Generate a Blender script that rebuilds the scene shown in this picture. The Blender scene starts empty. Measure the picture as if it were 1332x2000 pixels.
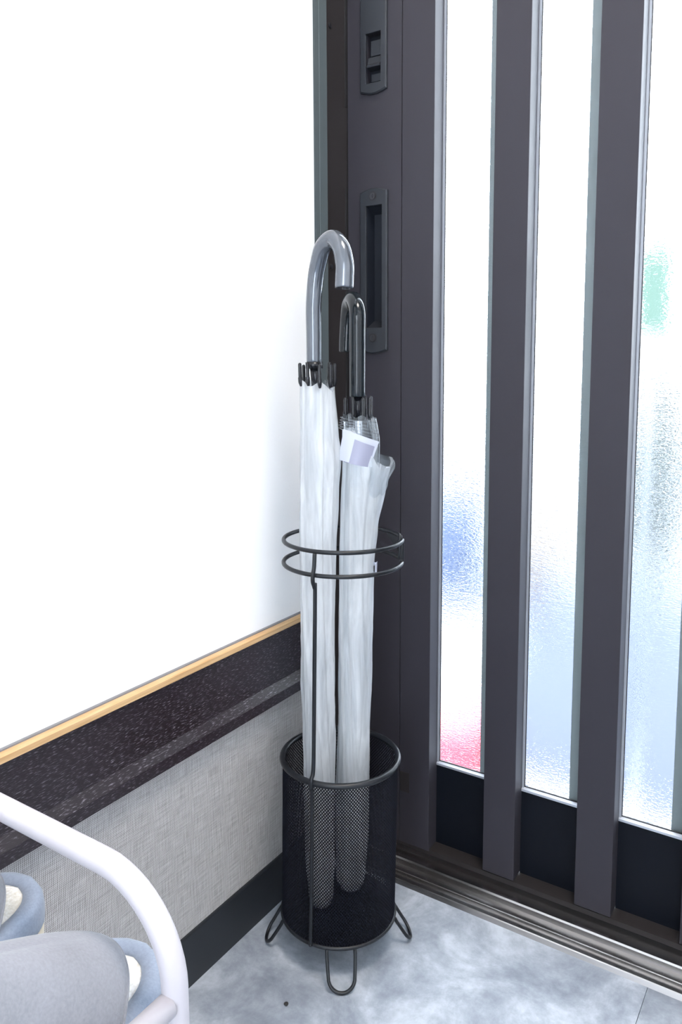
import bpy, math, random
from mathutils import Vector, Matrix, noise
random.seed(7)
S = bpy.context.scene
COL = S.collection

# ------------------------------------------------------------------ camera
cam_d = bpy.data.cameras.new('camera')
cam = bpy.data.objects.new('camera', cam_d)
COL.objects.link(cam)
CR = [0.829119515, 0.559020824, -0.007519839]
CU = [-0.057772635, 0.099049365, 0.993404019]
CF = [-0.556078369, 0.823216218, -0.114419868]
cam.matrix_world = Matrix(((CR[0], CU[0], -CF[0], 0.6017), (CR[1], CU[1], -CF[1], -0.9537),
                           (CR[2], CU[2], -CF[2], 0.7200), (0, 0, 0, 1)))
cam_d.sensor_width = 36
cam_d.lens = 27.484
cam_d.shift_x = 0.01663
cam_d.shift_y = -0.05906
cam_d.clip_start = 0.02
S.camera = cam

# ------------------------------------------------------------------ world / exposure
WORLD = 8.0
w = bpy.data.worlds.new('overcast_sky')
S.world = w
w.use_nodes = True
bg = w.node_tree.nodes['Background']
bg.inputs[0].default_value = (0.83, 0.91, 1.0, 1)
bg.inputs[1].default_value = WORLD
S.view_settings.view_transform = 'Standard'
S.view_settings.look = 'None'
S.view_settings.gamma = 1
S.view_settings.use_curve_mapping = False
S.view_settings.exposure = 0.5
S.cycles.use_denoising = True
S.cycles.max_bounces = 14
S.cycles.transmission_bounces = 10
S.cycles.transparent_max_bounces = 24
S.cycles.diffuse_bounces = 5
S.cycles.sample_clamp_indirect = 12
S.cycles.blur_glossy = 0.6


def area(name, loc, rot, sx, sy, power, col):
    l = bpy.data.lights.new(name, 'AREA')
    l.shape = 'RECTANGLE'
    l.size, l.size_y = sx, sy
    l.energy = power
    l.color = col
    o = bpy.data.objects.new(name, l)
    o.location = loc
    o.rotation_euler = rot
    COL.objects.link(o)
    return o


# cool fill light added behind the photographer to brighten the hall
hall_fill_light = area('hall_fill', (1.1, -3.0, 1.9), (math.radians(62), 0, math.radians(18)), 1.3, 1.0, 10, (0.90, 0.95, 1.0))
ceiling_light = area('ceiling_light', (0.75, -0.62, 2.30), (0, 0, 0), 0.45, 0.45, 20, (1.0, 0.90, 0.80))


# ------------------------------------------------------------------ materials
def new_mat(name):
    m = bpy.data.materials.new(name)
    m.use_nodes = True
    return m, m.node_tree.nodes, m.node_tree.links, m.node_tree.nodes['Principled BSDF']


def setp(b, **k):
    al = dict(color='Base Color', rough='Roughness', metal='Metallic', spec='Specular IOR Level', ior='IOR',
              trans='Transmission Weight', coat='Coat Weight', coatr='Coat Roughness', alpha='Alpha', sheen='Sheen Weight')
    for a, v in k.items():
        if a == 'color' and len(v) == 3:
            v = (*v, 1)
        b.inputs[al[a]].default_value = v


def tex(n, l, kind, scale, vec='Object', sc=(1, 1, 1), **k):
    tc = n.new('ShaderNodeTexCoord')
    mp = n.new('ShaderNodeMapping')
    mp.inputs['Scale'].default_value = sc
    l.new(tc.outputs[vec], mp.inputs[0])
    t = n.new('ShaderNodeTex' + kind)
    if 'Scale' in t.inputs:
        t.inputs['Scale'].default_value = scale
    for a, v in k.items():
        t.inputs[a].default_value = v
    l.new(mp.outputs[0], t.inputs['Vector'])
    return t


def ramp(n, l, src, stops):
    r = n.new('ShaderNodeValToRGB')
    e = r.color_ramp.elements
    while len(e) < len(stops):
        e.new(0.5)
    for i, (p_, c) in enumerate(stops):
        e[i].position = p_
        e[i].color = (*c, 1) if len(c) == 3 else c
    l.new(src, r.inputs[0])
    return r


def bump(n, l, src, b, strength, dist=0.001):
    bp = n.new('ShaderNodeBump')
    bp.inputs['Strength'].default_value = strength
    bp.inputs['Distance'].default_value = dist
    l.new(src, bp.inputs['Height'])
    l.new(bp.outputs[0], b.inputs['Normal'])
    return bp


def plain(name, color, rough=0.5, metal=0.0, spec=0.5, nscale=0, ns=0.15, var=0.0, **k):
    m, n, l, b = new_mat(name)
    setp(b, color=color, rough=rough, metal=metal, spec=spec, **k)
    if nscale:
        t = tex(n, l, 'Noise', nscale, Detail=4.0)
        bump(n, l, t.outputs['Fac'], b, ns, 0.0005)
        if var:
            lo = tuple(c * (1 - var) for c in color)
            hi = tuple(min(1, c * (1 + var)) for c in color)
            r = ramp(n, l, t.outputs['Fac'], [(0.3, lo), (0.7, hi)])
            l.new(r.outputs[0], b.inputs['Base Color'])
    return m


M = {}
M['wall'] = plain('white_wallpaper', (0.93, 0.94, 0.95), 0.85, nscale=260, ns=0.55)
M['white_trim'] = plain('white_corner_trim', (0.93, 0.94, 0.96), 0.35)
M['ceiling'] = plain('ceiling_paper', (0.88, 0.88, 0.87), 0.9, nscale=120, ns=0.2)


def fabric_mat():
    m, n, l, b = new_mat('woven_wallpaper')
    t1 = tex(n, l, 'Noise', 1.0, sc=(1, 900, 40), Detail=2.0)
    t2 = tex(n, l, 'Noise', 1.0, sc=(1, 35, 900), Detail=2.0)
    w1 = tex(n, l, 'Wave', 150.0, Distortion=0.6)
    w1.bands_direction = 'Y'
    w2 = tex(n, l, 'Wave', 170.0, Distortion=0.6)
    w2.bands_direction = 'Z'
    def mth(op, a, b_):
        q = n.new('ShaderNodeMath'); q.operation = op
        for k, v in enumerate((a, b_)):
            if isinstance(v, (int, float)):
                q.inputs[k].default_value = v
            else:
                l.new(v, q.inputs[k])
        return q.outputs[0]
    st = mth('MULTIPLY', mth('ADD', t1.outputs['Fac'], t2.outputs['Fac']), 0.5)
    wv = mth('MULTIPLY', mth('ADD', w1.outputs['Fac'], w2.outputs['Fac']), 0.5)
    h = mth('ADD', mth('MULTIPLY', st, 0.62), mth('MULTIPLY', wv, 0.38))
    r = ramp(n, l, h, [(0.30, (0.20, 0.185, 0.18)), (0.48, (0.39, 0.375, 0.375)), (0.64, (0.66, 0.645, 0.645))])
    l.new(r.outputs[0], b.inputs['Base Color'])
    bump(n, l, h, b, 0.7, 0.001)
    setp(b, rough=0.5, spec=0.4)
    return m


M['fabric'] = fabric_mat()


def darkwood():
    m, n, l, b = new_mat('dark_stained_wood')
    t = tex(n, l, 'Noise', 1.0, sc=(300, 150, 1250), Detail=3.0)
    r = ramp(n, l, t.outputs['Fac'], [(0.0, (0.010, 0.007, 0.009)), (0.54, (0.018, 0.011, 0.015)), (0.60, (0.045, 0.034, 0.044)), (0.74, (0.26, 0.24, 0.27))])
    l.new(r.outputs[0], b.inputs['Base Color'])
    bump(n, l, t.outputs['Fac'], b, 0.35, 0.0006)
    setp(b, rough=0.32, spec=0.5)
    return m


M['darkwood'] = darkwood()


def lightwood():
    m, n, l, b = new_mat('light_wood_strip')
    t = tex(n, l, 'Noise', 1.0, sc=(60, 14, 400), Detail=4.0)
    r = ramp(n, l, t.outputs['Fac'], [(0.3, (0.56, 0.33, 0.15)), (0.7, (0.74, 0.50, 0.27))])
    l.new(r.outputs[0], b.inputs['Base Color'])
    setp(b, rough=0.45)
    return m


M['lightwood'] = lightwood()
M['caulk'] = plain('grey_joint_sealant', (0.22, 0.22, 0.24), 0.6)
M['baseboard'] = plain('charcoal_skirting', (0.016, 0.019, 0.024), 0.45, nscale=300, ns=0.1)


def floor_mat(name, k):
    m, n, l, b = new_mat(name)
    t = tex(n, l, 'Noise', 10.0, Detail=10.0, Roughness=0.66, Distortion=0.4)
    t2 = tex(n, l, 'Noise', 90.0, Detail=5.0, Roughness=0.7)
    mx = n.new('ShaderNodeMath'); mx.operation = 'MULTIPLY_ADD'
    mx.inputs[1].default_value = 0.22
    l.new(t2.outputs['Fac'], mx.inputs[0]); l.new(t.outputs['Fac'], mx.inputs[2])
    c = [(0.42, (0.18 * k, 0.205 * k, 0.25 * k)), (0.55, (0.27 * k, 0.305 * k, 0.36 * k)), (0.63, (0.34 * k, 0.38 * k, 0.44 * k)), (0.76, (0.50 * k, 0.55 * k, 0.62 * k))]
    r = ramp(n, l, mx.outputs[0], c)
    l.new(r.outputs[0], b.inputs['Base Color'])
    bump(n, l, t2.outputs['Fac'], b, 0.12, 0.0005)
    setp(b, rough=0.38, spec=0.4)
    return m


M['floor'] = floor_mat('mottled_grey_vinyl', 1.0)
M['floor2'] = floor_mat('mottled_grey_vinyl_darker', 0.86)


def door_paint(name, col, rough, metal=0.35, spec=0.5):
    m, n, l, b = new_mat(name)
    t = tex(n, l, 'Noise', 900, Detail=2.0)
    bump(n, l, t.outputs['Fac'], b, 0.25, 0.0002)
    setp(b, color=col, rough=rough, metal=metal, spec=spec)
    return m


M['bronze'] = door_paint('dark_bronze_aluminium', (0.036, 0.034, 0.043), 0.50, 0.15, 0.25)
M['bronze_light'] = door_paint('jamb_face_aluminium', (0.105, 0.130, 0.138), 0.45, 0.2, 0.35)
M['bronze_dark'] = door_paint('dark_bronze_channel', (0.028, 0.025, 0.026), 0.5, 0.2, 0.3)
M['panel'] = door_paint('navy_black_panel', (0.0035, 0.005, 0.009), 0.5, 0.0, 0.15)
M['gasket'] = plain('black_gasket', (0.012, 0.012, 0.014), 0.6)
M['bead'] = door_paint('silver_glazing_bead', (0.55, 0.58, 0.64), 0.3, 0.6)
M['steel'] = plain('brushed_aluminium_track', (0.46, 0.445, 0.44), 0.24, 1.0, nscale=0)
M['outer'] = plain('pale_grey_aluminium', (0.20, 0.235, 0.245), 0.5)  # even tone, paler than the bronze inner slats
M['screw'] = plain('screw_metal', (0.07, 0.07, 0.08), 0.3, 0.8)
M['plate'] = door_paint('pull_plate_grey', (0.030, 0.034, 0.042), 0.38, 0.3, 0.4)
M['recess'] = door_paint('pull_recess_dark', (0.012, 0.015, 0.022), 0.42, 0.3, 0.3)


def glass_mat():
    m, n, l, b = new_mat('frosted_figured_glass')
    t = tex(n, l, 'Noise', 1.0, sc=(200, 100, 520), Detail=2.0, Roughness=0.5, Distortion=0.5)
    bump(n, l, t.outputs['Fac'], b, 0.42, 0.0016)
    setp(b, color=(0.97, 0.99, 1.0), rough=0.13, trans=1.0, ior=1.30)
    return m


M['glass'] = glass_mat()
M['black'] = plain('black_powder_coat', (0.010, 0.012, 0.016), 0.36, 0.1, 0.4)
M['mesh'] = plain('black_expanded_mesh', (0.004, 0.005, 0.010), 0.6, 0.0, 0.12)
M['plastic_black'] = plain('black_plastic_tip', (0.008, 0.009, 0.013), 0.25, 0.0, 0.4)
M['smoke'] = plain('smoky_silver_handle', (0.12, 0.135, 0.16), 0.13, 0.5, 0.8, coat=0.5, coatr=0.04)
M['handle_dark'] = plain('glossy_black_handle', (0.008, 0.012, 0.016), 0.13, 0.0, 0.42)
M['shaft'] = plain('umbrella_shaft_steel', (0.65, 0.68, 0.72), 0.25, 0.8)
M['rack'] = plain('white_enamel_tube', (0.52, 0.50, 0.54), 0.38, 0.0, 0.5)
M['label'] = plain('pale_grey_label', (0.29, 0.30, 0.40), 0.5)
M['label_white'] = plain('white_label_paper', (0.47, 0.50, 0.60), 0.5)
M['tag_ink'] = plain('dark_tag_ink', (0.03, 0.035, 0.04), 0.6)


def vinyl(name, lo, hi, streak, col=(0.95, 0.975, 1.0)):
    m, n, l, b = new_mat(name)
    out = n['Material Output']
    n.remove(b)
    t = tex(n, l, 'Noise', 1.0, sc=(streak, streak, 9), Detail=4.0, Distortion=0.5)
    r = ramp(n, l, t.outputs['Fac'], [(0.35, (lo,) * 3), (0.62, (hi,) * 3)])
    tr = n.new('ShaderNodeBsdfTransparent'); tr.inputs[0].default_value = (0.97, 0.985, 1.0, 1)
    df = n.new('ShaderNodeBsdfDiffuse'); df.inputs[0].default_value = (*col, 1)
    tl = n.new('ShaderNodeBsdfTranslucent'); tl.inputs[0].default_value = (*col, 1)
    gl = n.new('ShaderNodeBsdfGlossy'); gl.inputs['Roughness'].default_value = 0.18
    bp = n.new('ShaderNodeBump'); bp.inputs['Strength'].default_value = 0.5; bp.inputs['Distance'].default_value = 0.003
    l.new(t.outputs['Fac'], bp.inputs['Height'])
    for s in (df, gl):
        l.new(bp.outputs[0], s.inputs['Normal'])
    m1 = n.new('ShaderNodeMixShader'); m1.inputs[0].default_value = 0.6
    l.new(df.outputs[0], m1.inputs[1]); l.new(tl.outputs[0], m1.inputs[2])
    m2 = n.new('ShaderNodeMixShader')
    l.new(r.outputs[0], m2.inputs[0]); l.new(tr.outputs[0], m2.inputs[1]); l.new(m1.outputs[0], m2.inputs[2])
    lw = n.new('ShaderNodeLayerWeight'); lw.inputs['Blend'].default_value = 0.25
    l.new(bp.outputs[0], lw.inputs['Normal'])
    ml = n.new('ShaderNodeMath'); ml.operation = 'MULTIPLY_ADD'; ml.inputs[1].default_value = 0.6; ml.inputs[2].default_value = 0.03
    l.new(lw.outputs['Fresnel'], ml.inputs[0])
    m3 = n.new('ShaderNodeMixShader')
    l.new(ml.outputs[0], m3.inputs[0]); l.new(m2.outputs[0], m3.inputs[1]); l.new(gl.outputs[0], m3.inputs[2])
    l.new(m3.outputs[0], out.inputs[0])
    return m


M['vinyl'] = vinyl('frosty_clear_vinyl', 0.62, 1.0, 80, (0.96, 0.98, 1.0))
M['vinyl_thin'] = vinyl('thin_clear_vinyl', 0.04, 0.16, 90, (0.5, 0.58, 0.64))


def felt(name, col, var=0.12, sc=500):
    m, n, l, b = new_mat(name)
    t = tex(n, l, 'Noise', sc, Detail=5.0)
    t2 = tex(n, l, 'Noise', 28, Detail=3.0)
    ad = n.new('ShaderNodeMath'); ad.operation = 'ADD'
    l.new(t.outputs['Fac'], ad.inputs[0]); l.new(t2.outputs['Fac'], ad.inputs[1])
    hf = n.new('ShaderNodeMath'); hf.operation = 'MULTIPLY'; hf.inputs[1].default_value = 0.5
    l.new(ad.outputs[0], hf.inputs[0])
    r = ramp(n, l, hf.outputs[0], [(0.35, tuple(c * (1 - var) for c in col)), (0.65, tuple(min(1, c * (1 + var)) for c in col))])
    l.new(r.outputs[0], b.inputs['Base Color'])
    bump(n, l, t.outputs['Fac'], b, 0.4, 0.0006)
    setp(b, rough=0.9, spec=0.2, sheen=0.3)
    return m


M['felt'] = felt('grey_felt', (0.255, 0.262, 0.295))
M['felt_rim'] = felt('blue_grey_felt', (0.25, 0.295, 0.38))
M['insole'] = felt('cream_boucle_insole', (0.92, 0.88, 0.78), 0.30, 420)
M['outsole'] = felt('beige_outsole', (0.72, 0.64, 0.50), 0.08)
M['pebble'] = plain('dark_grit', (0.03, 0.03, 0.03), 0.8)
M['paving'] = plain('pale_porch_concrete', (0.62, 0.63, 0.64), 0.8, nscale=20, ns=0.3, var=0.1)
M['shade'] = plain('blue_grey_porch_shade', (0.038, 0.049, 0.082), 0.7, nscale=30, ns=0.2, var=0.06)  # dark blue-grey stands in for shade on the paving
M['road'] = plain('grey_blue_road', (0.15, 0.165, 0.19), 0.8, nscale=8, ns=0.3, var=0.1)
M['red'] = plain('red_plastic', (0.62, 0.008, 0.018), 0.4)
M['pink'] = plain('pale_pink_plastic', (0.55, 0.075, 0.12), 0.5)
M['green'] = plain('mint_green_board', (0.26, 0.42, 0.33), 0.6)
M['blue'] = plain('blue_paint', (0.050, 0.080, 0.165), 0.5)
M['violet'] = plain('violet_rim', (0.14, 0.10, 0.17), 0.5)
M['leaf'] = plain('grey_green_leaf', (0.045, 0.065, 0.052), 0.6)
M['beige'] = plain('beige_rendered_wall', (0.22, 0.185, 0.15), 0.8)
M['block'] = plain('grey_block_wall', (0.15, 0.17, 0.18), 0.8)


# ------------------------------------------------------------------ mesh helpers
def link(name, me, mat, parent=None, smooth=False):
    if mat is not None:
        me.materials.append(mat)
    if smooth:
        me.polygons.foreach_set('use_smooth', [True] * len(me.polygons))
    o = bpy.data.objects.new(name, me)
    COL.objects.link(o)
    if parent is not None:
        o.parent = parent
        o.matrix_parent_inverse = parent.matrix_world.inverted()
    return o


class MB:
    def __init__(s):
        s.v, s.f = [], []

    def add(s, v, f):
        k = len(s.v)
        s.v += [tuple(a) for a in v]
        s.f += [tuple(i + k for i in q) for q in f]
        return s

    def box(s, x0, x1, y0, y1, z0, z1):
        v = [(x, y, z) for z in (z0, z1) for y in (y0, y1) for x in (x0, x1)]
        return s.add(v, [(0, 2, 3, 1), (4, 5, 7, 6), (0, 1, 5, 4), (2, 6, 7, 3), (0, 4, 6, 2), (1, 3, 7, 5)])

    def prism(s, pts, axis, a, b):
        """closed polygon pts (2D) extruded along axis from a to b"""
        n = len(pts)
        def P(u, v, t):
            return {'x': (t, u, v), 'y': (u, t, v), 'z': (u, v, t)}[axis]
        v = [P(u, w_, a) for u, w_ in pts] + [P(u, w_, b) for u, w_ in pts]
        f = [tuple(range(n))[::-1], tuple(range(n, 2 * n))]
        f += [(i, (i + 1) % n, n + (i + 1) % n, n + i) for i in range(n)]
        return s.add(v, f)

    def tube(s, path, r, seg=12, closed=False, caps=True, round_ends=False):
        P = [Vector(p) for p in path]
        n = len(P)
        R = list(r) if hasattr(r, '__len__') else [r] * n
        T = []
        for i in range(n):
            a = P[(i - 1) % n] if (closed or i > 0) else P[0]
            b = P[(i + 1) % n] if (closed or i < n - 1) else P[-1]
            T.append((b - a).normalized())
        up = Vector((0, 0, 1)) if abs(T[0].z) < 0.9 else Vector((1, 0, 0))
        N = [(up - T[0] * up.dot(T[0])).normalized()]
        for i in range(1, n):
            q = T[i - 1].rotation_difference(T[i])
            v = q @ N[-1]
            N.append((v - T[i] * v.dot(T[i])).normalized())
        if closed:
            q = T[-1].rotation_difference(T[0])
            v = q @ N[-1]
            ang = math.atan2(v.cross(N[0]).dot(T[0]), v.dot(N[0]))
            for i in range(n):
                N[i] = Matrix.Rotation(ang * i / n, 3, T[i]) @ N[i]
        V, F = [], []
        rings = []
        def ring(c, t, nn, rr):
            b = t.cross(nn)
            k = len(V)
            for j in range(seg):
                a = 2 * math.pi * j / seg
                V.append(c + nn * (math.cos(a) * rr) + b * (math.sin(a) * rr))
            rings.append(k)
        if round_ends and not closed:
            for q in (80, 55, 28):
                a = math.radians(q)
                ring(P[0] - T[0] * (math.sin(a) * R[0]), T[0], N[0], R[0] * math.cos(a))
        for i in range(n):
            ring(P[i], T[i], N[i], R[i])
        if round_ends and not closed:
            for q in (28, 55, 80):
                a = math.radians(q)
                ring(P[-1] + T[-1] * (math.sin(a) * R[-1]), T[-1], N[-1], R[-1] * math.cos(a))
        m = len(rings)
        for i in range(m if closed else m - 1):
            a, b = rings[i], rings[(i + 1) % m]
            for j in range(seg):
                F.append((a + j, a + (j + 1) % seg, b + (j + 1) % seg, b + j))
        if not closed and caps:
            F.append(tuple(rings[0] + j for j in range(seg))[::-1])
            F.append(tuple(rings[-1] + j for j in range(seg)))
        return s.add(V, F)

    def lathe(s, prof, c, seg=48, axis=None):
        """prof = [(r, z)], about vertical axis through c"""
        V, F = [], []
        for r, z in prof:
            for j in range(seg):
                a = 2 * math.pi * j / seg
                V.append((c[0] + r * math.cos(a), c[1] + r * math.sin(a), c[2] + z))
        for i in range(len(prof) - 1):
            for j in range(seg):
                a = i * seg
                F.append((a + j, a + (j + 1) % seg, a + seg + (j + 1) % seg, a + seg + j))
        F.append(tuple(range(seg))[::-1])
        F.append(tuple(range(len(V) - seg, len(V))))
        return s.add(V, F)

    def build(s, name, mat, parent=None, smooth=False, bevel=0, sharp=None):
        me = bpy.data.meshes.new(name)
        me.from_pydata(s.v, [], s.f)
        me.update()
        o = link(name, me, mat, parent, smooth)
        if bevel:
            b = o.modifiers.new('bevel', 'BEVEL')
            b.width = bevel
            b.segments = 2
            b.limit_method = 'ANGLE'
        if smooth and sharp is None:
            pass
        return o


def box(name, mat, parent, x0, x1, y0, y1, z0, z1, bevel=0):
    return MB().box(x0, x1, y0, y1, z0, z1).build(name, mat, parent, bevel=bevel)


def empty(name, loc):
    o = bpy.data.objects.new(name, None)
    o.location = loc
    o.empty_display_size = 0.05
    COL.objects.link(o)
    bpy.context.view_layer.update()
    return o


def tag(o, label, cat, group=None, kind=None):
    o['label'] = label
    o['category'] = cat
    if group:
        o['group'] = group
    if kind:
        o['kind'] = kind
    return o


def struct(o, label, cat):
    o['kind'] = 'structure'
    o['label'] = label
    o['category'] = cat
    return o


def smooth_path(pts, sub=8, closed=False):
    """Catmull-Rom through pts"""
    P = [Vector(p) for p in pts]
    n = len(P)
    out = []
    rng = range(n if closed else n - 1)
    for i in rng:
        p0 = P[(i - 1) % n] if (closed or i > 0) else P[0] * 2 - P[1]
        p1, p2 = P[i], P[(i + 1) % n]
        p3 = P[(i + 2) % n] if (closed or i + 2 < n) else P[-1] * 2 - P[-2]
        for k in range(sub):
            t = k / sub
            out.append(0.5 * ((2 * p1) + (p2 - p0) * t + (2 * p0 - 5 * p1 + 4 * p2 - p3) * t * t + (3 * p1 - p0 - 3 * p2 + p3) * t ** 3))
    if not closed:
        out.append(P[-1])
    return out


def interp(x, tab):
    if x <= tab[0][0]:
        return tab[0][1]
    for (a, b), (c, d) in zip(tab, tab[1:]):
        if x <= c:
            t = (x - a) / (c - a)
            t = t * t * (3 - 2 * t)
            return b + (d - b) * t
    return tab[-1][1]


# ------------------------------------------------------------------ the setting
ZC = 2.35
fl = box('floor', M['floor'], None, -0.1, 1.9, -3.6, -0.02, -0.06, -0.004)
struct(fl, 'mottled blue-grey vinyl tile floor of the entrance', 'floor')
for i, (x0, x1) in enumerate([(0.0, 0.4452), (0.4458, 0.8912), (0.8918, 1.3372), (1.3378, 1.8)]):
    for j, (y0, y1) in enumerate([(-0.955, -0.055), (-1.856, -0.956), (-2.757, -1.857), (-3.6, -2.758)]):
        box('floor_tile', M['floor'] if (i + j) % 2 == 0 else M['floor2'], fl, x0, x1, y0, y1, -0.004, 0.0)

wl = box('wall_left', M['wall'], None, -0.12, 0.0, -3.6, -0.0975, -0.004, ZC)
struct(wl, 'overexposed white wallpapered wall left of the sliding door', 'wall')
box('woven_panel', M['fabric'], wl, 0.0, 0.0012, -3.6, -0.0835, 0.055, 0.2862)['label'] = 'grey-beige woven wallpaper below the dark board'
t1 = MB().prism([(0.0, 0.3795), (0.0, 0.3835), (0.0085, 0.3835), (0.0105, 0.382), (0.0105, 0.3762), (0.0, 0.3762)], 'y', -3.6, -0.0845).build('trim_1', M['lightwood'])
struct(t1, 'thin light wood strip running above the dark board', 'trim')
box('sealant_line', M['caulk'], t1, 0.0, 0.0035, -3.6, -0.0845, 0.3835, 0.3850)
t2 = MB().prism([(0.0, 0.3762), (0.0065, 0.3762), (0.0060, 0.3085), (0.0130, 0.2985), (0.0135, 0.2975), (0.0135, 0.2842), (0.012, 0.2832), (0.0, 0.2832)], 'y', -3.6, -0.0845).build('trim_2', M['darkwood'])
struct(t2, 'dark stained wood board with a stepped lower lip on the left wall', 'trim')
bb = MB().prism([(0.0012, 0.0), (0.0045, 0.0), (0.0040, 0.062), (0.0030, 0.0642), (0.0012, 0.0646)], 'y', -3.6, -0.0835).build('baseboard_left', M['baseboard'])
struct(bb, 'charcoal vinyl baseboard at the foot of the left wall', 'baseboard')
t3 = box('trim_3', M['white_trim'], None, -0.12, 0.0022, -0.0975, -0.0840, 0.385, ZC, bevel=0.0008)
struct(t3, 'narrow white corner strip where the white wall meets the door frame', 'trim')
box('corner_filler', M['white_trim'], t3, -0.12, 0.0, -0.0975, -0.0840, 0.0, 0.385)

# door jamb
DT = 2.0
jb = box('trim_4', M['bronze_dark'], None, -0.12, -0.0006, -0.0835, 0.06, 0.0, DT + 0.08)
struct(jb, 'dark bronze door frame post between the white wall and the sliding door', 'door frame')
MB().prism([(-0.0006, -0.0835), (0.0016, -0.0835), (0.0020, -0.0800), (0.0020, -0.0720), (0.0018, -0.0716), (0.0018, -0.0706), (0.0021, -0.0702), (0.0021, -0.0530), (0.0018, -0.0520), (-0.0006, -0.0520)], 'z', 0.0, DT + 0.08).build('jamb_face', M['bronze_light'], jb)
for z in (1.162, 0.8488, 0.45):
    sc = MB()
    sc.tube([(-0.0006, -0.041, z), (0.0008, -0.041, z)], 0.0034, 14).tube([(0.0008, -0.041, z), (0.0010, -0.041, z)], 0.0020, 6)
    sc.build('screw', M['screw'], jb)
for z0, z1 in ((1.068, 1.42), (0.60, 0.960)):
    box('strike_gap', M['gasket'], jb, -0.0006, 0.0004, -0.0045, 0.0005, z0, z1)

# door
door = empty('door_1', (0.45, 0.02, 0.012))
struct(door, 'dark bronze sliding entrance door with vertical slats and frosted glass', 'door')
GY = 0.029
XS = [(0.2160, 0.2603), (0.3415, 0.3871), (0.4672, 0.5128), (0.5929, 0.6385), (0.7186, 0.7642)]
XR = (0.8443, 0.9600)
ZG0, ZG1 = 0.1435, 1.86
# stile: two aluminium faces with a fine joint
se = MB().box(0.0015, 0.0856, 0.0122, 0.036, 0.018, DT)
for za, zb in ((0.018, 0.7662), (0.9310, 1.0915), (1.1550, DT)):
    se.box(0.0015, 0.0856, 0.0, 0.0122, za, zb)
for za, zb, xa, xb in ((0.7662, 0.9310, 0.0328, 0.0577), (1.0915, 1.1550, 0.0327, 0.0556)):
    se.box(0.0015, xa, 0.0, 0.0122, za, zb).box(xb, 0.0856, 0.0, 0.0122, za, zb)
se.build('stile_edge', M['bronze'], door)
box('stile', M['bronze'], door, 0.0864, 0.1335, 0.0, 0.036, 0.018, DT, bevel=0.0006)
box('stile', M['bronze'], door, XR[0], XR[1], 0.0, 0.036, 0.018, DT, bevel=0.0006)
MB().box(0.0020, XR[1], 0.0015, 0.036, 0.0125, 0.0195).build('bottom_rail', M['bronze_dark'], door)
box('top_rail', M['bronze_dark'], door, 0.0020, XR[1], 0.001, 0.036, ZG1, DT)
for x0, x1 in XS:
    MB().box(x0, x1, 0.0, GY - 0.001, 0.0215, ZG1 + 0.01).build('slat', M['bronze'], door, bevel=0.0007)
    box('outer_slat', M['outer'], door, x0 - 0.020, x1 - 0.006, GY + 0.007, GY + 0.020, 0.03, ZG1)
edges = [0.1335] + [v for s in XS for v in s] + [XR[0]]
gaps = [(edges[i], edges[i + 1]) for i in range(0, len(edges), 2)]
for x0, x1 in gaps:
    box('lower_panel', M['panel'], door, x0, x1, GY - 0.004, GY + 0.004, 0.0195, ZG0 - 0.0045)
    g = box('glass_pane', M['glass'], door, x0 - 0.004, x1 + 0.004, GY + 0.0005, GY + 0.0045, ZG0 - 0.002, ZG1 + 0.002)
    fr = MB()
    # silver glazing bead: sill with a shelf and upright legs, black gasket inside it
    fr.prism([(GY - 0.005, ZG0 - 0.0045), (GY - 0.005, ZG0 - 0.0015), (GY - 0.001, ZG0 + 0.0005), (GY + 0.0, ZG0 + 0.0005), (GY + 0.0, ZG0 - 0.0045)], 'x', x0, x1)
    for xa, xb in ((x0, x0 + 0.0028), (x1 - 0.0028, x1)):
        fr.box(xa, xb, GY - 0.003, GY, ZG0, ZG1)
    fr.build('glazing_bead', M['bead'], door)
    gk = MB().box(x0 + 0.0028, x1 - 0.0028, GY - 0.0012, GY + 0.0004, ZG0 + 0.0006, ZG0 + 0.0018)
    gk.box(x0 + 0.0028, x0 + 0.0037, GY - 0.0014, GY + 0.0004, ZG0, ZG1)
    gk.box(x1 - 0.0037, x1 - 0.0028, GY - 0.0014, GY + 0.0004, ZG0, ZG1)
    gk.build('glazing_gasket', M['gasket'], door)
box('drain_cap', M['bronze_dark'], door, 0.0872, 0.1020, -0.0008, 0.002, 0.097, 0.127, bevel=0.0004)


def pull_plate(x0, x1, z0, z1, rx0, rx1, rz0, rz1):
    """plate with arched ends and a rectangular opening, chamfered all round"""
    mb = MB()
    na = 12
    def out(i0, ins):
        # outline with shallow arcs top and bottom
        pts = []
        for k in range(na + 1):
            t = k / na
            x = x0 + ins + (x1 - x0 - 2 * ins) * t
            pts.append((x, z0 + ins + 0.0045 * (1 - math.sin(math.pi * t))))
        for k in range(na + 1):
            t = 1 - k / na
            x = x0 + ins + (x1 - x0 - 2 * ins) * t
            pts.append((x, z1 - ins - 0.0045 * (1 - math.sin(math.pi * t))))
        return pts
    def inn(ins):
        pts = []
        for k in range(na + 1):
            t = k / na
            pts.append((rx0 - ins + (rx1 - rx0 + 2 * ins) * t, rz0 - ins))
        for k in range(na + 1):
            t = 1 - k / na
            pts.append((rx0 - ins + (rx1 - rx0 + 2 * ins) * t, rz1 + ins))
        return pts
    loops = [(out(0, 0.0), 0.0005), (out(0, 0.0), -0.0030), (out(0, 0.0016), -0.0046), (inn(0.0006), -0.0046), (inn(0), -0.0036), (inn(0), -0.0002)]
    V, F = [], []
    n = 2 * (na + 1)
    for pts, y in loops:
        V += [(x, y, z) for x, z in pts]
    for i in range(len(loops) - 1):
        for j in range(n):
            F.append((i * n + j, i * n + (j + 1) % n, (i + 1) * n + (j + 1) % n, (i + 1) * n + j))
    mb.add(V, F)
    return mb


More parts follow.
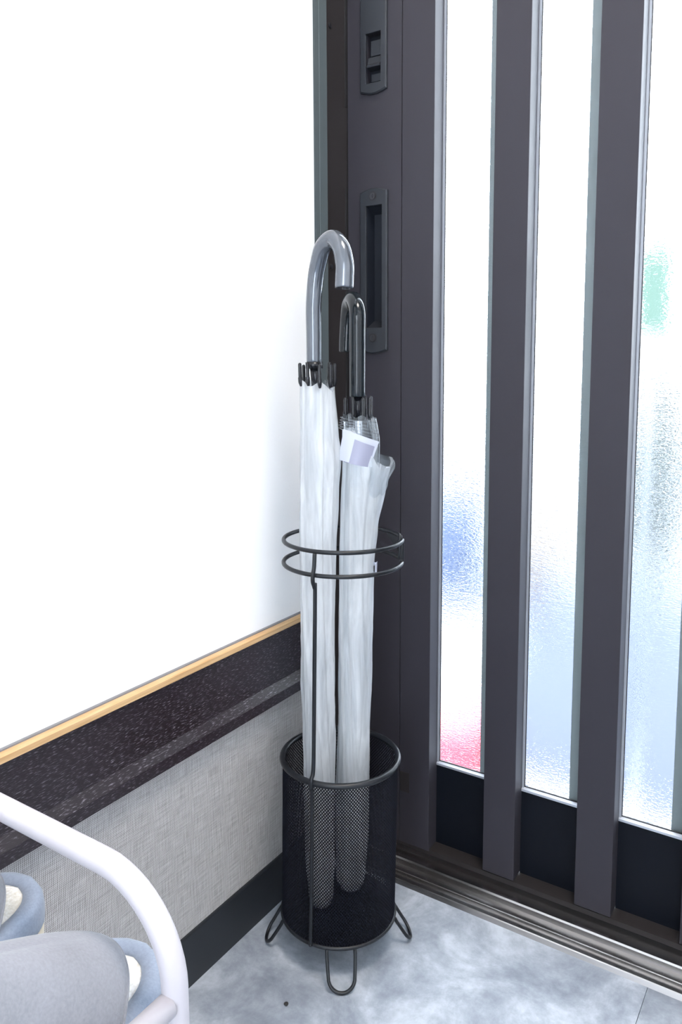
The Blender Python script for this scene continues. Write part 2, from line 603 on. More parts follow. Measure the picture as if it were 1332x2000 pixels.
pl = pull_plate(0.0228, 0.0658, 0.7305, 0.9545, 0.0328, 0.0577, 0.7662, 0.9310).build('pull_handle', M['plate'], door)
rc = MB()
n0 = [(0.0328, 0.7662), (0.0577, 0.7662), (0.0577, 0.9310), (0.0328, 0.9310)]
n1 = [(0.0378, 0.7760), (0.0562, 0.7760), (0.0562, 0.9210), (0.0378, 0.9210)]
rc.add([(x, -0.0008, z) for x, z in n0] + [(x, 0.0110, z) for x, z in n1], [(0, 1, 5, 4), (1, 2, 6, 5), (2, 3, 7, 6), (3, 0, 4, 7), (4, 5, 6, 7)])
rc.build('finger_recess', M['recess'], pl)
for z in (0.9436, 0.7520):
    s_ = MB().tube([(0.0438, -0.0044, z), (0.0438, -0.0056, z)], 0.0046, 18)
    s_.box(0.0412, 0.0464, -0.0060, -0.0055, z - 0.0006, z + 0.0006).box(0.0432, 0.0444, -0.0060, -0.0055, z - 0.0026, z + 0.0026)
    s_.build('screw', M['screw'], pl)
    MB().tube([(0.0438, -0.00440, z), (0.0438, -0.00475, z)], 0.0060, 18).build('screw_socket', M['gasket'], pl)
lk = pull_plate(0.0236, 0.0643, 1.0770, 1.262, 0.0327, 0.0556, 1.0915, 1.1550).build('door_lock', M['plate'], door)
box('lock_recess', M['recess'], lk, 0.0327, 0.0556, 0.0085, 0.0118, 1.0915, 1.1550)
box('lock_insert', M['plate'], lk, 0.0375, 0.0545, 0.0010, 0.0090, 1.1270, 1.1470, bevel=0.0008)
MB().prism([(0.0090, 1.1105), (-0.0050, 1.1115), (-0.0058, 1.1135), (-0.0025, 1.1165), (0.0000, 1.1255), (0.0090, 1.1265)], 'x', 0.0345, 0.0550).build('latch_slider', M['plate'], lk, bevel=0.0004)
box('lock_insert', M['plate'], lk, 0.0375, 0.0545, 0.0030, 0.0090, 1.0945, 1.1050, bevel=0.0008)

# threshold track
th = MB().prism([(0.09, -0.05), (0.09, 0.0085), (-0.0215, 0.0085), (-0.0230, 0.0120), (-0.0245, 0.0140), (-0.0275, 0.0140), (-0.0290, 0.0120),
                 (-0.0300, 0.0058), (-0.0465, 0.0058), (-0.0470, 0.0085), (-0.0478, 0.0090), (-0.0490, 0.0085), (-0.0495, 0.0050),
                 (-0.0545, 0.0045), (-0.0555, 0.0062), (-0.0605, 0.0060), (-0.0615, 0.0050), (-0.0640, 0.0), (-0.0640, -0.05)], 'x', -0.0006, 1.8).build('trim_5', M['steel'])
struct(th, 'aluminium threshold track with two ridges under the sliding door', 'threshold')

# header, ceiling and side pieces outside the frame
hd = box('trim_6', M['bronze_dark'], None, 0.0, 1.8, -0.083, 0.06, DT + 0.005, DT + 0.08)
struct(hd, 'dark bronze head of the door frame', 'door frame')
wf = box('wall_front', M['wall'], None, -0.12, 1.9, -0.083, 0.06, DT + 0.08, ZC)
struct(wf, 'white wall above the sliding door', 'wall')
ce = box('ceiling', M['ceiling'], None, -0.12, 1.9, -3.6, 0.06, ZC, ZC + 0.05)
struct(ce, 'white ceiling of the entrance', 'ceiling')
wb = MB().box(-0.12, 1.05, -3.7, -3.6, 0.0, ZC).box(1.65, 1.9, -3.7, -3.6, 0.0, ZC).box(1.05, 1.65, -3.7, -3.6, 2.0, ZC).build('wall_back', M['wall'])
struct(wb, 'white wall with a doorway at the far end of the hall', 'wall')
wr = box('wall_right', M['wall'], None, 1.8, 1.9, -3.6, 0.06, 0.0, ZC)
struct(wr, 'white wall right of the entrance', 'wall')
# second door leaf on the right, beyond the frame
d2 = empty('door_2', (1.38, 0.02, 0.012))
struct(d2, 'second sliding door leaf at the far right', 'door')
box('glass_pane', M['glass'], d2, 1.05, 1.70, GY, GY + 0.004, 0.14, 1.86)
for x0, x1 in ((0.962, 1.05), (1.70, 1.80), (1.13, 1.176), (1.256, 1.302), (1.382, 1.428), (1.508, 1.554)):
    box('slat', M['bronze'], d2, x0, x1, 0.0, GY - 0.001, 0.02, DT)
box('lower_panel', M['panel'], d2, 1.05, 1.70, GY - 0.004, GY + 0.004, 0.02, 0.138)

# ------------------------------------------------------------------ outdoors seen through the frosted panes
gr = box('porch_ground', M['paving'], None, -3.0, 3.0, 0.09, 1.05, -0.12, -0.05)
struct(gr, 'pale concrete porch outside the sliding door', 'ground')
box('porch_shade', M['shade'], gr, -0.10, 1.6, 0.36, 1.05, -0.05, -0.046)  # shaded part of the porch, painted as a thin darker sheet
rd = box('street_ground', M['road'], None, -12, 12, 1.05, 14, -0.14, -0.055)
struct(rd, 'grey blue paved ground beyond the porch', 'ground')
rb = empty('storage_box', (0.005, 0.36, -0.05))
MB().prism([(-0.075, -0.05), (0.075, -0.05), (0.082, 0.045), (-0.082, 0.028)], 'y', 0.30, 0.42).build('box_body', M['red'], rb, bevel=0.004)
MB().prism([(0.0, -0.045), (0.0752, -0.045), (0.0822, 0.046), (0.0, 0.0375)], 'y', 0.296, 0.302).build('box_front', M['pink'], rb)['label'] = 'paler pink front half of the red box'
tag(rb, 'red and pink blurred box on the porch behind the leftmost glass pane', 'box')
gb = empty('notice_board', (0.348, 0.306, -0.05))
MB().box(0.322, 0.374, 0.30, 0.312, 0.755, 0.893).build('board_panel', M['green'], gb, bevel=0.003)
MB().box(0.345, 0.352, 0.302, 0.310, -0.05, 0.758).build('board_post', M['bead'], gb)
tag(gb, 'mint green upright board outside the rightmost glass pane', 'board')
pb = empty('planter_box', (-0.58, 1.62, -0.045))
MB().prism([(-0.93, -0.045), (-0.52, -0.045), (-0.50, 0.27), (-0.95, 0.27)], 'y', 1.50, 1.74).build('box_body', M['blue'], pb, bevel=0.006)
MB().box(-0.96, -0.49, 1.49, 1.75, 0.27, 0.295).build('box_rim', M['violet'], pb, bevel=0.004)
tag(pb, 'blue rectangular planter outdoors, blurred behind the leftmost glass pane', 'planter')
sh = empty('garden_shrub', (0.03, 2.0, -0.05))
MB().tube([(0.03, 2.0, -0.055), (0.04, 2.0, 0.2), (0.02, 2.01, 0.5)], [0.02, 0.016, 0.008], 8).build('stem', M['beige'], sh)
lf = MB()
for k in range(1500):
    a, b, c = random.gauss(0, 0.09), random.gauss(0, 0.09), random.uniform(0.02, 0.80)
    p0 = Vector((0.03 + a * 0.8, 2.0 + b, c))
    d1 = Vector((random.uniform(-1, 1), random.uniform(-1, 1), random.uniform(-.4, 1))).normalized() * 0.024
    d2 = d1.cross(Vector((random.uniform(-1, 1), random.uniform(-1, 1), random.uniform(-1, 1)))).normalized() * 0.009
    lf.add([p0 - d1, p0 + d2, p0 + d1, p0 - d2], [(0, 1, 2, 3)])
lo_ = lf.build('foliage', M['leaf'], sh)
lo_['kind'] = 'stuff'
tag(sh, 'grey-green garden shrub outdoors, blurred behind the rightmost glass pane', 'shrub')
lw_ = box('garden_shade', M['shade'], None, -0.55, 2.2, 1.05, 1.75, -0.055, -0.045)  # thin sheet carrying the same painted shade past the porch
struct(lw_, 'paving with shade painted in as blue grey, beyond the porch slab', 'paving')
gp = box('stone_block', M['beige'], None, -0.36, -0.22, 1.60, 1.72, -0.045, 0.21, bevel=0.01)
tag(gp, 'small beige stone block outdoors, blurred behind the middle glass pane', 'stone')

# ------------------------------------------------------------------ umbrella stand
BC = Vector((0.105, -0.194, 0.0))
RT = Vector((0.837, 0.547, 0.0))
DV = Vector((0.5473, -0.837, 0.0))


def cz(z, lean=0.0168):
    return BC + RT * (lean * max(0.0, z - 0.04)) + Vector((0, 0, z))


def cpt(z, ang, r):
    a = math.radians(ang)
    return cz(z) + Vector((math.cos(a), math.sin(a), 0)) * r


RB = 0.070
st = empty('umbrella_stand', (BC.x, BC.y, 0.0))
tag(st, 'black wire mesh umbrella stand with looped feet in the corner by the door', 'umbrella stand')
# mesh wall
NC, z0, z1 = 124, 0.043, 0.238
NR = 92
MV, MF = [], []
hw, ht = 0.00058, 0.0003


def mpt(i, j, r):
    z = z0 + (z1 - z0) * j / NR
    a = 2 * math.pi * i / NC
    c = cz(z)
    return Vector((c.x + r * math.cos(a), c.y + r * math.sin(a), z))


for j in range(NR):
    for i in range(NC):
        off = 0.5 * (j % 2)
        for dlt in (0.5, -0.5):
            a = mpt(i + off, j, RB)
            b = mpt(i + off + dlt, j + 1, RB)
            am = 2 * math.pi * (i + off + dlt / 2) / NC
            nrm = Vector((math.cos(am), math.sin(am), 0))
            d = (b - a).normalized()
            s_ = d.cross(nrm) * hw
            k = len(MV)
            MV += [a + s_ - nrm * ht, a - s_ - nrm * ht, a + nrm * ht, b + s_ - nrm * ht, b - s_ - nrm * ht, b + nrm * ht]
            MF += [(k, k + 3, k + 5, k + 2), (k + 2, k + 5, k + 4, k + 1), (k + 1, k + 4, k + 3, k)]
me = bpy.data.meshes.new('mesh_wall')
me.from_pydata([tuple(v) for v in MV], [], MF)
o = link('mesh_wall', me, M['mesh'], st)
o['kind'] = 'stuff'
o['label'] = 'fine black diamond expanded mesh'


def circle(z, r, n=72, a0=0, a1=360):
    return [cpt(z, a0 + (a1 - a0) * k / n, r) for k in range(n if a1 - a0 == 360 else n + 1)]


MB().tube(circle(0.241, RB + 0.0005), 0.0036, 12, closed=True).build('rim', M['black'], st, True)
MB().tube(circle(0.041, RB), 0.0024, 10, closed=True).build('base_ring', M['black'], st, True)
c4 = cz(0.0405)
MB().lathe([(0.0685, -0.0008), (0.0690, 0.0), (0.052, 0.0010), (0.050, 0.0026), (0.048, 0.0010), (0.022, 0.0010), (0.020, 0.0022), (0.018, 0.0010), (0.002, 0.0010)], c4, 64).build('base_plate', M['mesh'], st, True)
# the two guard rings are one bent wire, open at the right
ZU, ZL = 0.5115, 0.4845
A0, A1 = 27, 44
up = [cpt(ZU, A1 + (360 - (A1 - A0)) * k / 80, RB) for k in range(81)]
lo = [cpt(ZL, A0 - (360 - (A1 - A0)) * k / 80, RB) for k in range(81)]
def fillet(pa, pb):
    return [pa.lerp(pb, t) for t in (0.18, 0.5, 0.82)]
wire = up + fillet(up[-1], lo[0]) + lo + fillet(lo[-1], up[0])
MB().tube(wire, 0.0025, 10, closed=True).build('guard_ring', M['black'], st, True)
# small gusset plate behind the right end
pa, pb, pc = cpt(ZU - 0.001, 47, RB - 0.001), cpt(ZU - 0.001, 72, RB - 0.001), cpt(ZU - 0.020, 49, RB - 0.001)
pd = cpt(ZU - 0.0165, 54, RB - 0.001)
nn = (pb - pa).cross(pc - pa).normalized() * 0.0006
MB().add([v + nn for v in (pa, pb, pd, pc)] + [v - nn for v in (pa, pb, pd, pc)], [(0, 1, 2, 3), (7, 6, 5, 4), (0, 4, 5, 1), (1, 5, 6, 2), (2, 6, 7, 3), (3, 7, 4, 0)]).build('gusset_plate', M['black'], st)
for ang in (-83.5, 96.5):
    ri, ro = RB + 0.0045, RB + 0.0046
    pts = [cpt(0.0415, ang, RB + 0.0035), cpt(0.06, ang, RB + 0.0025), cpt(0.226, ang, RB + 0.0025), cpt(0.236, ang, RB + 0.0055), cpt(0.247, ang, RB + 0.0045), cpt(0.256, ang, RB), cpt(0.30, ang, RB - 0.001),
           cpt(0.46, ang, RB - 0.001), cpt(0.470, ang, RB + 0.0005), cpt(0.478, ang, RB + 0.0045), cpt(0.486, ang, RB + 0.0045), cpt(0.494, ang, RB + 0.002), cpt(0.509, ang, RB + 0.0008)]
    MB().tube(smooth_path(pts, 5), 0.0023, 10).build('upright_rod', M['black'], st, True)
for ang in (-54.5, 35.5, 125.5, 215.5):
    a = math.radians(ang)
    rad = Vector((math.cos(a), math.sin(a), 0)); tan = Vector((-math.sin(a), math.cos(a), 0))
    pts = []
    hwid = 0.0165
    def q(t, s, z):
        return Vector((BC.x, BC.y, z)) + rad * t + tan * s
    pts = [q(0.0665, -hwid, 0.0405), q(0.0695, -hwid, 0.036)]
    top = q(0.0720, -hwid, 0.031)
    pts.append(top)
    for k in range(13):
        b = math.pi * k / 12
        s = -math.cos(b) * hwid * 0.93
        drop = math.sin(b)
        z = 0.0145 - 0.0123 * drop
        t = 0.0820 + 0.0085 * drop
        pts.append(q(t, s, z))
    pts += [q(0.0720, hwid, 0.031), q(0.0695, hwid, 0.036), q(0.0665, hwid, 0.0405)]
    MB().tube(smooth_path(pts, 3), 0.0021, 10).build('foot_loop', M['black'], st, True)


# ------------------------------------------------------------------ umbrellas
def axis_at(ax, z):
    if z <= ax[0][2]:
        a, b = Vector(ax[0]), Vector(ax[1])
    else:
        for a, b in zip(ax, ax[1:]):
            if z <= b[2]:
                break
        a, b = Vector(a), Vector(b)
    t = (z - a.z) / (b.z - a.z)
    p_ = a.lerp(b, t)
    return Vector((p_.x, p_.y, z))


def canopy(ax, rl, rr, ztop, zbot, seed, folds=7, twist=9.0, amp=0.16, nt=132, nz=150, wr=0.05, top_ruffle=0.0):
    """folded wrapped canopy: spiral pleats; rl/rr radius tables towards picture-left / right; ztop(theta) hem"""
    V, F = [], []
    zm = max(ztop(k / 40 * 2 * math.pi) for k in range(40))
    for i in range(nz + 1):
        v = i / nz
        for j in range(nt):
            th = 2 * math.pi * j / nt
            ztp = ztop(th)
            z = zbot + (ztp - zbot) * v
            side = 0.5 + 0.5 * math.cos(th)
            r = interp(z, rl) * (1 - side) + interp(z, rr) * side
            ph = (th * folds / (2 * math.pi) + twist * z * (0.4 + 0.6 * (1 - v)) + 0.25 * math.sin(3 * th + seed)) % 1.0
            fold = ph ** 1.7
            if ph > 0.90:
                fold = (1 - ph) / 0.10 * (0.90 ** 1.7)
            a_ = amp * min(1.0, 0.35 + v * 1.2) if v < 0.5 else amp
            r *= 1 - a_ * (1 - fold)
            nz_ = noise.noise(Vector((math.cos(th) * 2.2, math.sin(th) * 2.2 + seed, z * 16))) + 0.6 * noise.noise(Vector((math.cos(th) * 6, math.sin(th) * 6, z * 34 + seed)))
            r *= 1 + wr * nz_
            c = axis_at(ax, z)
            dirv = RT * math.cos(th) - DV * math.sin(th)
            V.append(c + dirv * r)
    for i in range(nz):
        for j in range(nt):
            F.append((i * nt + j, i * nt + (j + 1) % nt, (i + 1) * nt + (j + 1) % nt, (i + 1) * nt + j))
    # closed lower end
    k = len(V)
    V.append(axis_at(ax, zbot - 0.002))
    for j in range(nt):
        F.append((k, (j + 1) % nt, j))
    return MB().add(V, F)


def rib_tips(um, ax, zt, rad, mat, tilt, ofs, hz):
    for k in range(8):
        th = 2 * math.pi * (k + ofs) / 8
        dirv = RT * math.cos(th) - DV * math.sin(th)
        rr = rad * (1 + 0.12 * math.sin(k * 2.3))
        zz = zt + hz * math.cos(th) + 0.0015 * math.sin(k * 1.7)
        a = axis_at(ax, zz - 0.003) + dirv * rr * 0.98
        b = axis_at(ax, zz) + dirv * rr
        e = axis_at(ax, zz) + dirv * (rr + tilt) + Vector((0, 0, 0.0215))
        e.z = zz + 0.0205
        mb = MB().tube([a, b, b.lerp(e, 0.25), b.lerp(e, 0.30), e], [0.0018, 0.0024, 0.0026, 0.0021, 0.0020], 12, round_ends=True)
        tp = mb.build('rib_tip', mat, um, True)


def make_umbrella(name, ax, hookpath, hr, hmat, label):
    um = empty(name, tuple(ax[0]))
    tag(um, label, 'umbrella', 'clear umbrellas in the stand')
    sp = [Vector(ax[0]) + Vector((0, 0, 0.01))] + [Vector(p_) for p_ in ax[1:]] + [Vector(hookpath[0]) + Vector((0, 0, 0.004))]
    MB().tube(sp, 0.0042, 14).build('shaft', M['shaft'], um, True)
    hp = smooth_path(hookpath, 7)
    hp.insert(len(hp) - 1, hp[-1].lerp(hp[-2], 0.28))
    hp.insert(len(hp) - 1, hp[-1].lerp(hp[-2], 0.35))
    n = len(hp)
    rs = [hr[0] + (hr[1] - hr[0]) * min(1, (k / (n - 1)) * 1.3) for k in range(n)]
    rs[-1] *= 0.72
    rs[-2] *= 0.91
    MB().tube(hp, rs, 28, round_ends=False).build('hook_handle', hmat, um, True, bevel=0.0018)
    return um


AX1 = [(0.0869, -0.2058, 0.0415), (0.0866, -0.2060, 0.2381), (0.0874, -0.2055, 0.4943), (0.0891, -0.2044, 0.6045), (0.0883, -0.2050, 0.6912), (0.0860, -0.2066, 0.735)]
H1 = [(0.0845, -0.2074, 0.7189), (0.0847, -0.2073, 0.7500), (0.0847, -0.2073, 0.7818), (0.0878, -0.2076, 0.8132), (0.0931, -0.2089, 0.8315), (0.1020, -0.2127, 0.8470), (0.1178, -0.2167, 0.8543),
      (0.1318, -0.2219, 0.8431), (0.1387, -0.2257, 0.8248), (0.1397, -0.2274, 0.8110), (0.1398, -0.2286, 0.7984)]
u1 = make_umbrella('clear_umbrella', AX1, H1, (0.0086, 0.0102), M['smoke'], 'taller clear vinyl umbrella with a smoky silver crook handle, left in the stand')
PL1 = [(0.046, 0.0125), (0.060, 0.0165), (0.12, 0.0195), (0.24, 0.0212), (0.38, 0.0228), (0.50, 0.0240), (0.60, 0.0240), (0.66, 0.0225), (0.70, 0.0212)]
PR1 = [(0.046, 0.0125), (0.060, 0.0160), (0.12, 0.0190), (0.24, 0.0205), (0.38, 0.0215), (0.50, 0.0230), (0.57, 0.0255), (0.61, 0.0275), (0.635, 0.0250), (0.70, 0.0215)]
canopy(AX1, PL1, PR1, lambda t: 0.6935 - 0.0050 * math.cos(t) + 0.004 * math.sin(4 * t + 0.6), 0.048, 3.1).build('canopy', M['vinyl'], u1, True)
canopy(AX1, [(a, b * 0.72) for a, b in PL1], [(a, b * 0.72) for a, b in PR1], lambda t: 0.697 + 0.002 * math.sin(8 * t), 0.06, 8.2, folds=8, twist=2, nt=96, nz=90).build('inner_canopy', M['vinyl_thin'], u1, True)
rib_tips(u1, AX1, 0.6955, 0.0195, M['plastic_black'], 0.0005, 0.15, 0.0)
MB().tube([(0.0875, -0.2056, 0.685), (0.0848, -0.2072, 0.7185)], 0.0058, 18).build('runner', M['plastic_black'], u1, True)
MB().tube([(0.0847, -0.2073, 0.712), (0.0846, -0.2074, 0.7195)], 0.0100, 24).build('handle_collar', M['plastic_black'], u1, True)

AX2 = [(0.1010, -0.1595, 0.0415), (0.1075, -0.1625, 0.2248), (0.1145, -0.1639, 0.4892), (0.1168, -0.1624, 0.6017), (0.1169, -0.1623, 0.6508), (0.1160, -0.1629, 0.690)]
H2 = [(0.1159, -0.1630, 0.6781), (0.1161, -0.1629, 0.7200), (0.1161, -0.1628, 0.7591), (0.1151, -0.1611, 0.7758), (0.1094, -0.1553, 0.7870), (0.0985, -0.1445, 0.7936), (0.0863, -0.1321, 0.7894),
      (0.0794, -0.1247, 0.7739), (0.0766, -0.1229, 0.7520), (0.0755, -0.1225, 0.7312)]
u2 = make_umbrella('clear_umbrella', AX2, H2, (0.0092, 0.0098), M['handle_dark'], 'shorter clear vinyl umbrella with a glossy black crook handle, right in the stand')
PL2 = [(0.046, 0.0130), (0.062, 0.0195), (0.12, 0.0215), (0.24, 0.0215), (0.38, 0.0218), (0.50, 0.0215), (0.60, 0.0205), (0.66, 0.0210)]
PR2 = [(0.046, 0.0130), (0.062, 0.0195), (0.12, 0.0220), (0.24, 0.0222), (0.38, 0.0228), (0.47, 0.0232), (0.52, 0.0262), (0.57, 0.0345), (0.598, 0.0405), (0.62, 0.0400)]


def top2(t):
    s = math.cos(t)
    if s < -0.2:
        return 0.640
    k = min(1.0, (s + 0.2) / 1.0)
    return 0.640 - 0.046 * k


canopy(AX2, PL2, PR2, top2, 0.048, 5.7, twist=8.0).build('canopy', M['vinyl'], u2, True)
PLi = [(0.06, 0.012), (0.2, 0.0150), (0.5, 0.0170), (0.62, 0.0195), (0.66, 0.0210)]
PRi = [(0.06, 0.012), (0.2, 0.0150), (0.5, 0.0180), (0.59, 0.0260), (0.625, 0.0270), (0.66, 0.0215)]
canopy(AX2, PLi, PRi, lambda t: 0.656 - 0.003 * math.cos(t) + 0.002 * math.sin(8 * t), 0.06, 1.2, folds=8, twist=2, nt=110, nz=110).build('inner_canopy', M['vinyl_thin'], u2, True)
PRo = [(0.545, 0.0240), (0.575, 0.0350), (0.598, 0.0440), (0.612, 0.0405)]
PLo = [(0.50, 0.0150), (0.612, 0.0200)]


def clear_cuff():
    # loose outer fold of clear vinyl standing off at the right
    V, F = [], []
    nt, nz = 40, 24
    for i in range(nz + 1):
        for j in range(nt + 1):
            th = math.radians(-75 + 125 * j / nt)
            zt = 0.6035 + 0.012 * (1 - math.cos(th))
            z = 0.548 + (zt - 0.548) * i / nz
            r = interp(z, PRo) * (0.55 + 0.45 * math.cos(th * 0.9)) * (1 + 0.03 * math.sin(9 * th + z * 60))
            V.append(axis_at(AX2, z) + (RT * math.cos(th) - DV * math.sin(th)) * r)
    for i in range(nz):
        for j in range(nt):
            a = i * (nt + 1) + j
            F.append((a, a + 1, a + nt + 2, a + nt + 1))
    return MB().add(V, F)


clear_cuff().build('loose_fold', M['vinyl_thin'], u2, True)
# hem lines of the rolled edge
for k in range(5):
    pts = []
    for j in range(60):
        t = 2 * math.pi * j / 60
        z = 0.6540 - 0.0030 * k - 0.006 * (0.5 + 0.5 * math.cos(t)) * (1 + 0.25 * k)
        r = (0.0212 + 0.0007 * k)
        pts.append(axis_at(AX2, z) + (RT * math.cos(t) - DV * math.sin(t)) * r)
    MB().tube(pts, 0.00045, 6, closed=True).build('hem_fold', M['vinyl_thin'], u2, True)
rib_tips(u2, AX2, 0.6555, 0.0155, M['plastic_black'], 0.0, 0.35, 0.001)
MB().tube([(0.1163, -0.1627, 0.650), (0.1162, -0.1628, 0.6785)], 0.0052, 20).build('runner', M['plastic_black'], u2, True)


def patch(name, quad, th, mat, parent, out=0.0):
    P = [Vector(q_) for q_ in quad]
    V, F = [], []
    n = 10
    nrm = (P[1] - P[0]).cross(P[3] - P[0]).normalized()
    if nrm.dot(DV) < 0:
        nrm = -nrm
    for sgn in (0, 1):
        for i in range(n + 1):
            for j in range(n + 1):
                u, v = j / n, i / n
                p_ = P[0].lerp(P[1], u).lerp(P[3].lerp(P[2], u), v)
                bulge = 0.006 * math.sin(math.pi * u)
                V.append(p_ + nrm * (bulge + out - sgn * th))
    m_ = (n + 1) ** 2
    for i in range(n):
        for j in range(n):
            a = i * (n + 1) + j
            F.append((a, a + 1, a + n + 2, a + n + 1))
            F.append((m_ + a, m_ + a + n + 1, m_ + a + n + 2, m_ + a + 1))
    return MB().add(V, F).build(name, mat, parent, True)


off = DV * 0.018
flap = [(0.1135, -0.1900, 0.6425), (0.1488, -0.169, 0.6273), (0.1413, -0.1774, 0.5978), (0.1088, -0.1938, 0.6066)]
lab = [(0.1204, -0.1875, 0.6329), (0.1453, -0.1712, 0.6214), (0.1393, -0.1787, 0.5984), (0.1143, -0.1915, 0.6042)]
fp = patch('strap_flap', [tuple(Vector(q_) + DV * 0.004) for q_ in flap], 0.0004, M['label_white'], u2)
patch('care_label', [tuple(Vector(q_) + DV * 0.0052) for q_ in lab], 0.0003, M['label'], fp)['label'] = 'pale violet-grey rectangular label'
tg = [(0.1367, -0.1613, 0.4815), (0.1408, -0.1587, 0.4815), (0.1403, -0.1590, 0.4677), (0.1367, -0.1613, 0.4677)]
tgo = patch('hanging_tag', [tuple(Vector(q_)) for q_ in tg], 0.0004, M['label_white'], u2)
tk = [(0.1367, -0.1613, 0.4765), (0.1386, -0.1601, 0.4790), (0.1384, -0.1602, 0.4700), (0.1367, -0.1613, 0.4695)]
patch('tag_mark', [tuple(Vector(q_) + DV * 0.001) for q_ in tk], 0.0002, M['tag_ink'], tgo)

# ------------------------------------------------------------------ shoe rack
YE, RTUBE = -0.63, 0.0086
rk = empty('slipper_rack', (0.145, -0.80, 0.0))
tag(rk, 'white tubular metal rack with a rounded hoop end at the lower left', 'rack')


def hoop(y):
    xl, xr, zt, R_ = 0.0095, 0.2650, 0.3868, 0.063
    pts = [(xr + 0.003, y, 0.004), (xr, y, 0.15), (xr, y, zt - R_ - 0.03), (xr, y, zt - R_)]
    for k in range(1, 13):
        a = math.radians(90 * k / 12)
        pts.append((xr - R_ * (1 - math.cos(a)), y, zt - R_ + R_ * math.sin(a)))
    Rl = 0.05
    pts.append((0.14, y, zt))
    for k in range(0, 13):
        a = math.radians(90 + 90 * k / 12)
        pts.append((xl + Rl + Rl * math.cos(a), y, zt - Rl + Rl * math.sin(a)))
    pts += [(xl, y, 0.15), (xl, y, 0.004)]
    return MB().tube(pts, RTUBE, 24)


hoop(YE).build('hoop_end', M['rack'], rk, True)
hoop(YE - 0.34).build('hoop_end', M['rack'], rk, True)
for x, z in ((0.2655, 0.3165), (0.0095, 0.2540)):
    MB().tube([(x, YE - 0.007, z), (x, YE - 0.336, z)], 0.0078, 20, caps=True).build('side_rail', M['rack'], rk, True)
for x in (0.2650, 0.0095):
    MB().tube([(x, YE - 0.006, 0.09), (x, YE - 0.336, 0.09)], 0.0080, 20).build('side_rail', M['rack'], rk, True)
for k in range(7):
    y = YE - 0.020 - 0.048 * k
    MB().tube([(0.0140, y, 0.2580), (0.020, y, 0.2610), (0.030, y, 0.2620), (0.245, y, 0.2620), (0.2600, y, 0.268), (0.2650, y, 0.3090)], 0.0030, 12).build('cross_bar', M['rack'], rk, True)


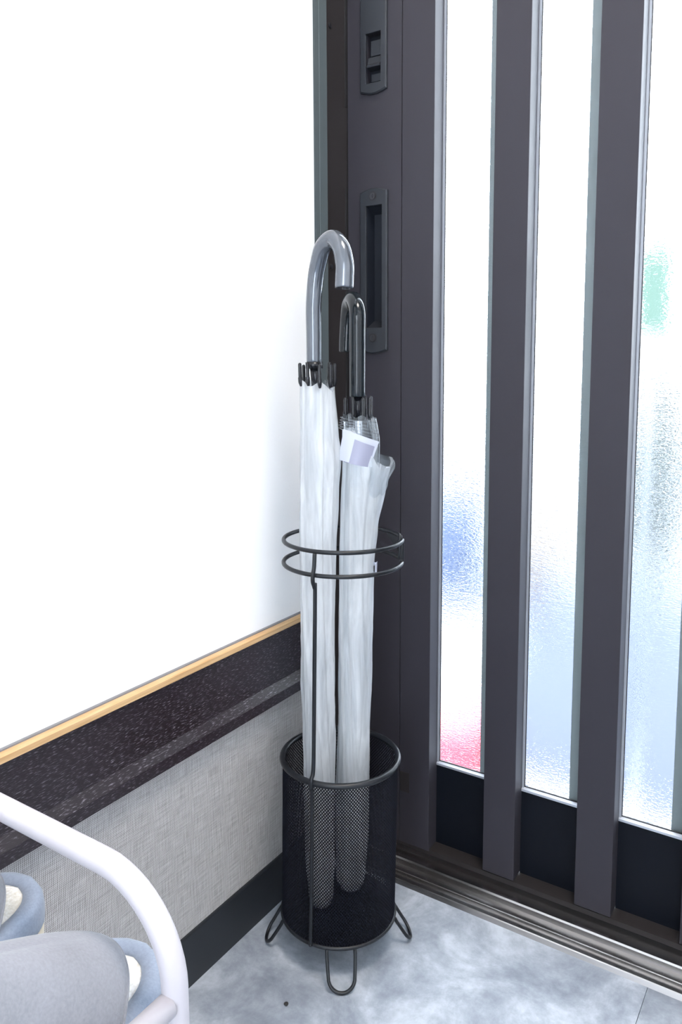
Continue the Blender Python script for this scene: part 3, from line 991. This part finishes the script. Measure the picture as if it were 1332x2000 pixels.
# ------------------------------------------------------------------ slippers
def slipper(cx, mirror, label):
    zs = 0.301
    ytoe = -0.5905
    L = 0.262
    sl = empty('slipper', (cx, ytoe - L / 2, 0.265))
    tag(sl, label, 'slipper', 'pair of grey slippers on the rack')

    def hwid(t):
        # half width as a function of t = distance from the toe
        tab = [(0.0, 0.0), (0.003, 0.0165), (0.008, 0.0270), (0.016, 0.0370), (0.028, 0.0450), (0.045, 0.0500), (0.075, 0.0520), (0.13, 0.0450), (0.19, 0.0390), (0.23, 0.0370), (0.25, 0.0270), (0.259, 0.0140), (L, 0.0)]
        for (a, b), (c, d) in zip(tab, tab[1:]):
            if t <= c:
                return 0.88 * (b + (d - b) * (t - a) / (c - a))
        return 0.0

    def outline(ins, n=40):
        pts = []
        ts = [(1 - math.cos(math.pi * k / n)) / 2 * L for k in range(n + 1)]
        for t in ts:
            pts.append((hwid(t), t))
        for t in ts[-2:0:-1]:
            pts.append((-hwid(t), t))
        out_ = []
        c = (0.0, L * 0.45)
        for x, t in pts:
            kx = 1 - ins / 0.046
            kt = 1 - ins / (L / 2)
            out_.append((cx + x * kx * mirror, ytoe - (L / 2 + (t - L / 2) * kt)))
        return out_

    def layer(name, levels, mat):
        V, F = [], []
        n = None
        for ins, z in levels:
            o_ = outline(ins)
            n = len(o_)
            V += [(x, y, z) for x, y in o_]
        for i in range(len(levels) - 1):
            for j in range(n):
                F.append((i * n + j, i * n + (j + 1) % n, (i + 1) * n + (j + 1) % n, (i + 1) * n + j))
        F.append(tuple(range(n)))
        F.append(tuple(range(len(V) - n, len(V)))[::-1])
        return MB().add(V, F).build(name, mat, sl, True)

    layer('outsole', [(0.004, 0.2655), (0.001, 0.267), (0.001, 0.277), (0.003, 0.279)], M['outsole'])
    layer('footbed', [(0.003, 0.278), (0.0, 0.281), (-0.0005, 0.289), (0.0005, 0.297), (0.003, 0.3010), (0.008, 0.3020), (0.0145, 0.3005), (0.016, 0.2975)], M['felt_rim'])
    layer('insole', [(0.0150, 0.295), (0.0152, 0.2985), (0.019, 0.2998), (0.03, 0.3004)], M['insole'])
    # vamp: dome over the forefoot, open at the toe and at the back
    V, F = [], []
    nu, nv = 48, 26
    for layer_i, dz in ((0, 0.0), (1, -0.0032)):
        for i in range(nv + 1):
            v = i / nv
            for j in range(nu + 1):
                u = -1 + 2 * j / nu
                arch = math.cos(u * math.pi / 2)
                # front edge is bowed forward in the middle
                t = 0.0360 + 0.031 * abs(u) ** 2.2 + v * (0.120 - 0.030 * abs(u))
                hw_ = hwid(t) - 0.0010
                h = 0.0325 + 0.058 * v ** 0.85
                h *= max(0.0, (1 - abs(u) ** 2.35)) ** 0.62
                x = cx + mirror * hw_ * (math.sin(u * math.pi / 2) * 0.35 + u * 0.65) * (1 - (0.0 if layer_i == 0 else 0.045))
                zb = 0.2905
                V.append((x, ytoe - t + 0.0, zb + 0.003 + h * 1.05 + dz))
    st_ = (nv + 1) * (nu + 1)
    for i in range(nv):
        for j in range(nu):
            a = i * (nu + 1) + j
            F.append((a, a + 1, a + nu + 2, a + nu + 1))
            F.append((st_ + a, st_ + a + nu + 1, st_ + a + nu + 2, st_ + a + 1))
    for j in range(nu):
        F.append((j, st_ + j, st_ + j + 1, j + 1))
        a = nv * (nu + 1) + j
        F.append((a, a + 1, st_ + a + 1, st_ + a))
    MB().add(V, F).build('vamp', M['felt'], sl, True)
    # bound edge of the vamp
    pts = [Vector(V[j]) for j in range(nu + 1)]
    MB().tube([p_ + Vector((0, 0, -0.0016)) for p_ in pts], 0.0012, 8).build('edge_binding', M['felt'], sl, True)
    return sl


slipper(0.1995, 1, 'grey felt open-toe slipper nearer the camera, on the rack beside its right post')
slipper(0.0645, -1, 'grey felt open-toe slipper against the wall, cut by the left picture edge')

# grit speck on the floor
pb_ = MB()
for k in range(3):
    pass
me = bpy.data.meshes.new('pebble')
import bmesh
bm = bmesh.new()
bmesh.ops.create_icosphere(bm, subdivisions=2, radius=0.0027)
for v in bm.verts:
    v.co *= 1 + 0.25 * noise.noise(v.co * 600)
    v.co.z *= 0.55
bm.to_mesh(me)
bm.free()
pe = link('pebble', me, M['pebble'], None, True)
pe.location = (0.1127, -0.3141, 0.0013)
tag(pe, 'tiny dark speck of grit on the floor in front of the stand', 'pebble')
